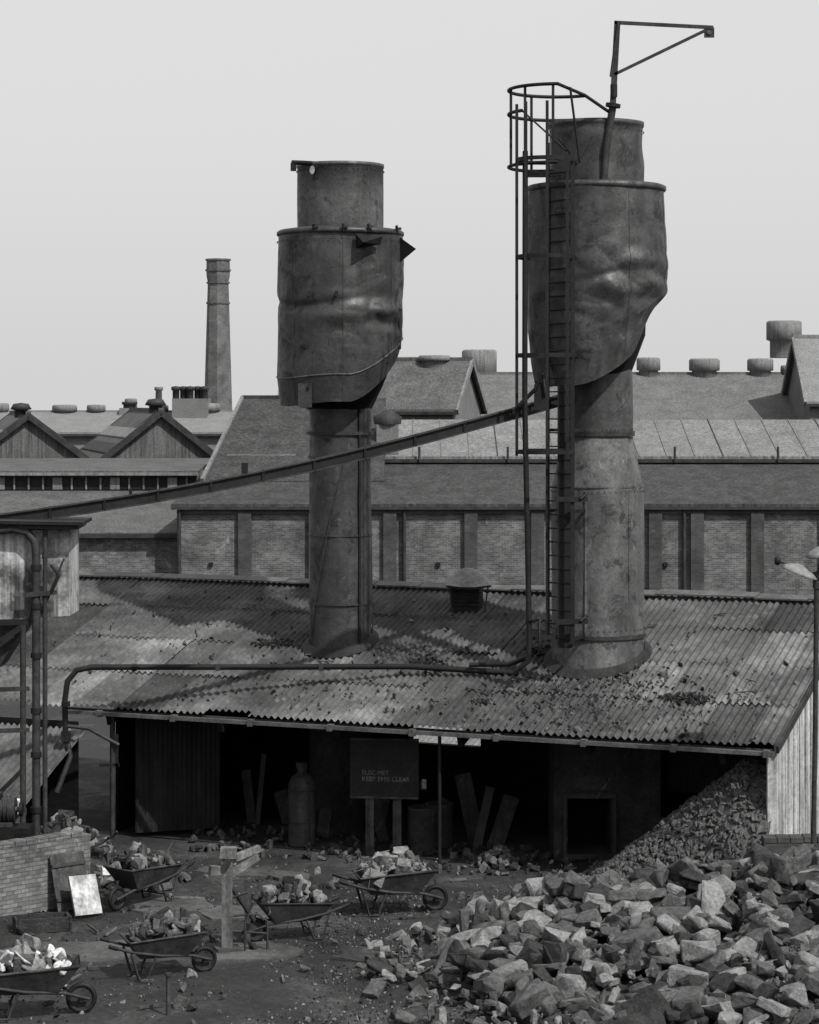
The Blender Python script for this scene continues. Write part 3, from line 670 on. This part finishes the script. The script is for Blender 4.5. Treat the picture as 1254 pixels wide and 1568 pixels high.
b=MB();b.xf=Matrix.Translation((-6.3,40.3,.0))@Matrix.Rotation(.3,4,'Z')
for sx,sy,w,l in((0,-.2,.9,.05),(0,.2,.9,.05),(-.45,0,.05,.45),(.45,0,.05,.45)):b.box((sx,sy,.12),(w,l,.24),m_rockC)
b.box((0,0,.05),(.86,.38,.1),m_dark);b.obj('stone_trough')
b=MB();b.box((8.0,42.25,.58),(3.3,.35,1.16),m_brickd)
for k in range(14):b.box((6.46+k*.24,42.25,1.21+R.uniform(-.01,.01)),(.225,.37,.09),m_brickd)
b.obj('brick_plinth_wall')
# ------------------------------------------------------------------ yard lamp
b=MB();x,y=7.1,41.0
b.tube([(x-.08,y,0),(x-.03,y,3),(x,y,5.85)],.045,m_iron,12);b.tube([(x,y,5.8),(x,y,5.98)],.07,m_iron,12)
b.lathe((x,y),[(.0,6.1),(.08,6.08),(.1,6.02),(.08,5.95),(.0,5.93)],m_iron,16,True,False)
b.tube([(x,y,6.0),(x-.3,y,6.14),(x-.66,y,6.28)],.022,m_iron,8)
b.lathe((x-.68,y),[(0,6.36),(.05,6.34),(.06,6.28),(.05,6.22),(0,6.2)],m_dark,12,True,False)
b.xf=Matrix.Translation((x-.3,y-.05,6.12))@Euler((.1,.36,0)).to_matrix().to_4x4()
b.lathe((0,0),[(.0,.1),(.1,.09),(.26,.02),(.34,-.04),(.33,-.05),(.24,.0),(.08,.05),(0,.06)],m_cowl,24,True,False)
b.lathe((0,0),[(0,-.08),(.05,-.06),(.06,0),(.04,.05)],m_iron,12,True,False)
b.xf=Matrix.Translation((x+.12,y-.05,6.45))@Euler((.1,-.2,0)).to_matrix().to_4x4()
b.lathe((0,0),[(.0,.1),(.1,.09),(.26,.02),(.34,-.04),(.33,-.05),(.24,.0),(.08,.05),(0,.06)],m_cowl,24,True,False)
b.xf=None;b.tube([(x,y,6.0),(x+.12,y,6.48)],.02,m_iron,8)
b.obj('yard_lamp')
# ------------------------------------------------------------------ charging hopper
b=MB()
b.hexa([(-9,42.6,5.1),(-6.95,42.9,5.05),(-6.95,44.2,5.05),(-9,44.2,5.1),(-9,42.6,6.75),(-6.62,42.9,6.72),(-6.62,44.2,6.72),(-9,44.2,6.75)],m_hop)
b.hexa([(-6.95,42.95,5.1),(-6.2,42.95,5.15),(-6.2,44.1,5.15),(-6.95,44.1,5.1),(-6.62,42.95,6.72),(-6.2,42.95,6.72),(-6.2,44.1,6.72),(-6.62,44.1,6.72)],m_hop)
b.box((-7.6,43.4,6.88),(3.3,1.9,.06),m_dark,(0,.02,.05))
b.box((-7.6,43.4,6.80),(3.1,1.7,.06),m_iron,(0,.02,.05))
b.beam((-9,42.55,5.05),(-6.9,42.8,5.05),.06,.1,m_dark)
b.hexa([(-8.4,42.9,4.2),(-7.5,42.9,4.2),(-7.5,43.8,4.2),(-8.4,43.8,4.2),(-9,42.7,5.0),(-7.0,42.9,5.0),(-7.0,44.1,5.0),(-9,44.1,5.0)],m_iron)
for x,r,z0,z1 in((-6.78,.075,.9,6.3),(-6.62,.045,.9,6.75),(-7.02,.055,.9,5.0),(-7.9,.06,.9,5.1)):
    b.tube([(x,42.7,z0),(x,42.7,(z0+z1)/2),(x,42.7,z1)],r,m_iron,12)
b.tube([(-6.78,42.7,6.2),(-6.8,42.7,6.5),(-6.95,42.65,6.7),(-7.2,42.6,6.75),(-7.6,42.6,6.7)],.075,m_iron,12)
for z in(3.85,3.1,5.6,):b.beam((-6.4 if z in(5.6,) else -6.9,42.68,z),(-7.0 if z==5.6 else -9,42.6,z-.05),.06,.08,m_iron)
b.beam((-7.0,42.7,5.0),(-8.2,42.6,4.2),.07,.1,m_dark);b.beam((-7.0,42.7,2.4),(-8.2,42.6,1.2),.06,.08,m_dark)
b.beam((-6.7,42.9,5.2),(-6.3,42.9,6.2),.04,.03,m_iron)
for z in(1.6,2.6,3.4,4.4,5.3,6.0):b.tube([(-6.78,42.7,z),(-6.78,42.7,z+.1)],.1,m_dark,12)
b.tube([(-6.5,42.65,6.1),(-6.35,42.6,5.9),(-6.5,42.65,5.6)],.03,m_dark)
b.box((-7.6,42.9,.45),(2.4,.8,.9),m_brickk)
b.obj('charging_hopper')
# ------------------------------------------------------------------ background buildings
def house(name,cx,cy,L,W,ze,zr,rot,mw,mr,vents=(),over=.25,mb=None):
    mb=mb or m_far2
    b=MB();b.xf=Matrix.Translation((cx,cy,0))@Matrix.Rotation(rad(rot),4,'Z');l=L/2;w=W/2
    b.add([(-l,-w,0),(l,-w,0),(l,w,0),(-l,w,0),(-l,-w,ze),(l,-w,ze),(l,w,ze),(-l,w,ze),(-l,0,zr),(l,0,zr)],
      [(0,1,5,4),(2,3,7,6),(1,2,6,9,5),(3,0,4,8,7)],mw)
    s=(zr-ze)/w;e=over
    for sg in(-1,1):
        a=[(-l-e,sg*(w+e),ze-s*e),(l+e,sg*(w+e),ze-s*e),(l+e,0,zr),(-l-e,0,zr)]
        b.hexa([(p[0],p[1],p[2]+.03) for p in a]+[(p[0],p[1],p[2]+.18) for p in a],mr)
        b.beam((l+e,sg*(w+e),ze-s*e+.05),(l+e,0,zr+.05),.12,.28,mb)
        b.beam((-l-e,sg*(w+e),ze-s*e+.05),(-l-e,0,zr+.05),.12,.28,mb)
        b.beam((-l-e,sg*(w+e+.06),ze-s*e),(l+e,sg*(w+e+.06),ze-s*e),.16,.14,m_iron)
        if name=='gabled_foundry':
            for q in(.35,.62):
                f=lambda x,q,d:(x,sg*(w+e)*q,zr-(zr-ze+s*e)*q+d)
                b.hexa([f(-l,q,.20),f(l,q,.20),f(l,q+.16,.20),f(-l,q+.16,.20),f(-l,q,.25),f(l,q,.25),f(l,q+.16,.25),f(-l,q+.16,.25)],m_glass if q<.5 else m_slate)
    b.beam((-l-e,0,zr+.18),(l+e,0,zr+.18),.25,.16,mr)
    for (x,r,h) in vents:
        b.lathe((x,0),[(r*.8,zr-.4),(r*.8,zr+h*.35),(r,zr+h*.4),(r,zr+h),(r*.9,zr+h+.1),(0,zr+h+.12)],m_far2,24,True,False)
    b.obj(name)
b=MB();xl,xr=-8.9,34
b.hexa([(xl,90,0),(xr,90,0),(xr,96,0),(xl,96,0),(xl,90,5.05),(xr,90,5.05),(xr,96,5.05),(xl,96,5.05)],m_brick)
xs=[-6.3,-3.6,-.75,2.35,4.9,7.2,9.4,11.0,13.3,16,18.6,21]
for i,x in enumerate(xs):
    b.box((x,89.93,2.45),(.5,.24,4.9),m_brickd)
for x in(-8.8,-.2,10.5,19.5):b.tube([(x,89.85,0),(x,89.85,5)],.07,m_iron,8)
for i in (0,3,6):b.box((-7.6+i*2.9,89.96,2.9+.5*(i%3)),(.15,.12,.15),m_dark)
b.beam((xl-.2,89.8,5.1),(xr,89.8,5.1),.2,.2,m_iron);b.beam((xl,89.93,4.9),(xr,89.93,4.9),.14,.12,m_brickd)
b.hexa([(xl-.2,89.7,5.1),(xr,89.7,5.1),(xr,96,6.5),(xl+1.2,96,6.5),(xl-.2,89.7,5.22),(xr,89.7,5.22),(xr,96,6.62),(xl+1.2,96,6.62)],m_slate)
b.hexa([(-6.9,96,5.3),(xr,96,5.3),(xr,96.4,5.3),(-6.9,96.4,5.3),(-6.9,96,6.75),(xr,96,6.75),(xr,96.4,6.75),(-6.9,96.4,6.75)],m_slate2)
b.beam((-6.9,95.85,6.72),(xr,95.85,6.72),.2,.14,m_iron)
b.hexa([(-1.0,95.9,6.78),(xr,95.9,6.78),(xr,101,8.25),(-1.0,101,8.25),(-1.0,95.9,6.9),(xr,95.9,6.9),(xr,101,8.37),(-1.0,101,8.37)],m_glass)
k=0;x=-1.0
while x<xr:
    b.beam((x,95.9,6.92),(x,101,8.39),.035,.03,m_far2 if k%4 else m_iron);x+=1.15;k+=1
x=-1.0
while x<xr-3:
    if R.random()<.35:b.hexa([(x+.05,95.95,6.91),(x+1.1,95.95,6.91),(x+1.1,98.4,7.61),(x+.05,98.4,7.61),(x+.05,95.95,6.925),(x+1.1,95.95,6.925),(x+1.1,98.4,7.625),(x+.05,98.4,7.625)],m_far2)
    x+=1.15
for x in(0.4,4,8.2,10.8,15):b.tube([(x,95.7,6.7),(x,95.7,7.3)],.05,m_iron,6)
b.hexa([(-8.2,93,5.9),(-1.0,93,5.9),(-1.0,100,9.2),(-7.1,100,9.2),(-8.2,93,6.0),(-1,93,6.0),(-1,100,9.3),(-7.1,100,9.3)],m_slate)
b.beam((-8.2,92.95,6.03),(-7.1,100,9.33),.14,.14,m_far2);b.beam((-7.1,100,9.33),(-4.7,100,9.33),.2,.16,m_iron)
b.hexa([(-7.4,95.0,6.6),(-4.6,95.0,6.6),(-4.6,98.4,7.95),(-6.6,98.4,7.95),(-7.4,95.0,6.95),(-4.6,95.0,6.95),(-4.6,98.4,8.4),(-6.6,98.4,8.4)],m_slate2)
b.obj('brick_warehouse')
b=MB()
b.box((-20,93.5,1.95),(22.6,5,3.9),m_brick)
b.hexa([(-32,90.8,3.95),(-8.9,90.8,3.95),(-8.6,98,5.3),(-32,98,5.3),(-32,90.8,4.07),(-8.9,90.8,4.07),(-8.6,98,5.42),(-32,98,5.42)],m_slate2)
b.beam((-32,90.7,3.95),(-8.7,90.7,3.95),.16,.16,m_iron)
b.box((-20.5,98.5,5.6),(23.4,.4,1.2),m_board);b.box((-20.5,98.25,5.72),(23.2,.1,.5),m_dark)
for k in range(40):b.box((-31.5+k*.6,98.17,5.72),(.07 if k%4 else .4,.08,.5),m_far2)
b.beam((-32,98.0,6.12),(-8.8,98.0,6.12),.3,.12,m_far2)
b.hexa([(-32,98,6.15),(-8.8,98,6.15),(-8.8,106,6.5),(-32,106,6.5),(-32,98,6.25),(-8.8,98,6.25),(-8.8,106,6.6),(-32,106,6.6)],m_slate2)
b.obj('low_brick_workshop')
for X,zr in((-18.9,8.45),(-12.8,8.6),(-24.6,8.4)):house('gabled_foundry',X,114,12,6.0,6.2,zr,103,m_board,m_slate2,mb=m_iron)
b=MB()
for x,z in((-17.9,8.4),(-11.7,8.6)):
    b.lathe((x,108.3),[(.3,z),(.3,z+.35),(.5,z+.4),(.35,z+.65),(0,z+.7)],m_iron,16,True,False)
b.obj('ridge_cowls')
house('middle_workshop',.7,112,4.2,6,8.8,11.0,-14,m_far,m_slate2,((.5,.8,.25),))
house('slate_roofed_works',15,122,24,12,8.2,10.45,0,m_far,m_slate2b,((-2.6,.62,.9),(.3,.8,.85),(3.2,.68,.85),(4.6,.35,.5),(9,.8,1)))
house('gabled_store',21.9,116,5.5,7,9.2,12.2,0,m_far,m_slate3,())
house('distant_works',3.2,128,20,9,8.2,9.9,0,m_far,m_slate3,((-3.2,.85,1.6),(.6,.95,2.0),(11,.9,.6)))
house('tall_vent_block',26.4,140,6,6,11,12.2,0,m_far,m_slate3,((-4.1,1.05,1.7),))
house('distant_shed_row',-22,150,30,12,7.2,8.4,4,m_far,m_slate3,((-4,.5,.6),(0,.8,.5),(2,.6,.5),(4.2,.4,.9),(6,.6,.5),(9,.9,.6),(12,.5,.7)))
b=MB()
b.box((-13.9,150,8.2),(2.2,3,2.4),m_far)
for k in range(5):b.lathe((-14.8+k*.45,149+.3*(k%2)),[(.22,9.2),(.22,9.9),(.3,9.95),(.3,10.15),(0,10.2)],m_iron,12,True,False)
b.lathe((-16,150),[(.28,6),(.2,9.9),(.28,9.95),(.28,10.15),(0,10.15)],m_far,12,True,False)
b.box((-17.8,150,8.0),(1.2,2,1.6),m_far);b.lathe((-17.8,149.5),[(.4,8.5),(.4,9.0),(.5,9.05),(.5,9.2),(0,9.2)],m_iron,12,True,False)
b.obj('chimney_pot_block')
b=MB()
b.box((-.9,96.5,7.6),(.9,.8,1.2),m_far);b.lathe((-.9,96.5),[(.55,8.2),(.6,8.5),(.1,8.8),(0,8.8)],m_iron,16,True,False)
b.tube([(-2.5,92,6.2),(-2.2,92.5,7.4),(-1.7,93,7.9)],.2,m_iron,12);b.lathe((-3.9,99),[(.35,8.8),(.35,9.6),(.5,9.7),(0,9.9)],m_iron,16,True,False)
b.obj('roof_exhausts')
b=MB();ch=(-14.65,180)
b.lathe(ch,[(1.3,0),(1.1,8),(.80,18.3),(.80,18.4),(.9,18.9),(.9,19.9),(.86,20.15),(.6,20.15),(.6,19)],brickmat('chimney_brick',.085,.11,.12,patch=0),8,False,False)
for z,r in((18.35,.84),(16.8,.86),(19.3,.93),(20.1,.92)):b.ring(ch,r,z,.14,.06,m_board,8)
b.obj('factory_chimney')
# ------------------------------------------------------------------ ground
b=MB();nx=150
vs=[];fs=[]
for j in range(121):
    for i in range(nx+1):
        x=-12+24*i/nx;y=29+20*j/120;e=min(1,min(x+12,12-x)*.5,(y-29)*.5,(49-y)*.5)
        vs.append((x,y,e*(.06*nz(x*.6,y*.6)+.035*nz(x*2.2,y*2.2,2)+.02*nz(x*7,y*7,4))))
for j in range(120):
    for i in range(nx):a=j*(nx+1)+i;fs.append((a,a+1,a+nx+2,a+nx+1))
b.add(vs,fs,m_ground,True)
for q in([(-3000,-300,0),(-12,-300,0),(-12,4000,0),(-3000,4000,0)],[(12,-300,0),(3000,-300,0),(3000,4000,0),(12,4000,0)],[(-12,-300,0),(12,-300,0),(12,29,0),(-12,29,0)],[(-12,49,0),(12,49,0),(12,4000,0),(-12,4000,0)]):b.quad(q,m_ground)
b.obj('ground')
# ------------------------------------------------------------------ light
az=rad(40);el=rad(48)   # sun from the right and in front
tosun=Vector((math.sin(az)*math.cos(el),-math.cos(az)*math.cos(el),math.sin(el)))
L=bpy.data.lights.new('sun','SUN');L.energy=5.0;L.angle=rad(.8);L.color=(1,.99,.975)
o=bpy.data.objects.new('sun',L);scene.collection.objects.link(o);o.rotation_euler=tosun.to_track_quat('Z','Y').to_euler();o.location=(10,-10,40)
w=bpy.data.worlds.new('World');scene.world=w;w.use_nodes=True;nt=w.node_tree;bg=nt.nodes['Background']
sk=_n(nt,'ShaderNodeTexSky',sky_type='NISHITA');sk.sun_disc=False;sk.sun_elevation=el;sk.sun_rotation=math.atan2(tosun.x,tosun.y);sk.dust_density=6;sk.air_density=1.0
bw=_n(nt,'ShaderNodeRGBToBW');nt.links.new(sk.outputs[0],bw.inputs[0])
c=mixc(nt,.66,bw.outputs[0],8.2)
nt.links.new(c,bg.inputs[0]);bg.inputs[1].default_value=.118
cam=bpy.data.cameras.new('camera');co=bpy.data.objects.new('camera',cam);scene.collection.objects.link(co);scene.camera=co
co.location=(0,0,9);co.rotation_euler=(math.pi/2,0,0);cam.sensor_fit='VERTICAL';cam.sensor_height=36;cam.lens=36*3600/1568;cam.shift_y=-164/1568;cam.clip_end=8000
scene.view_settings.view_transform='Standard';scene.view_settings.look='None';scene.view_settings.exposure=0
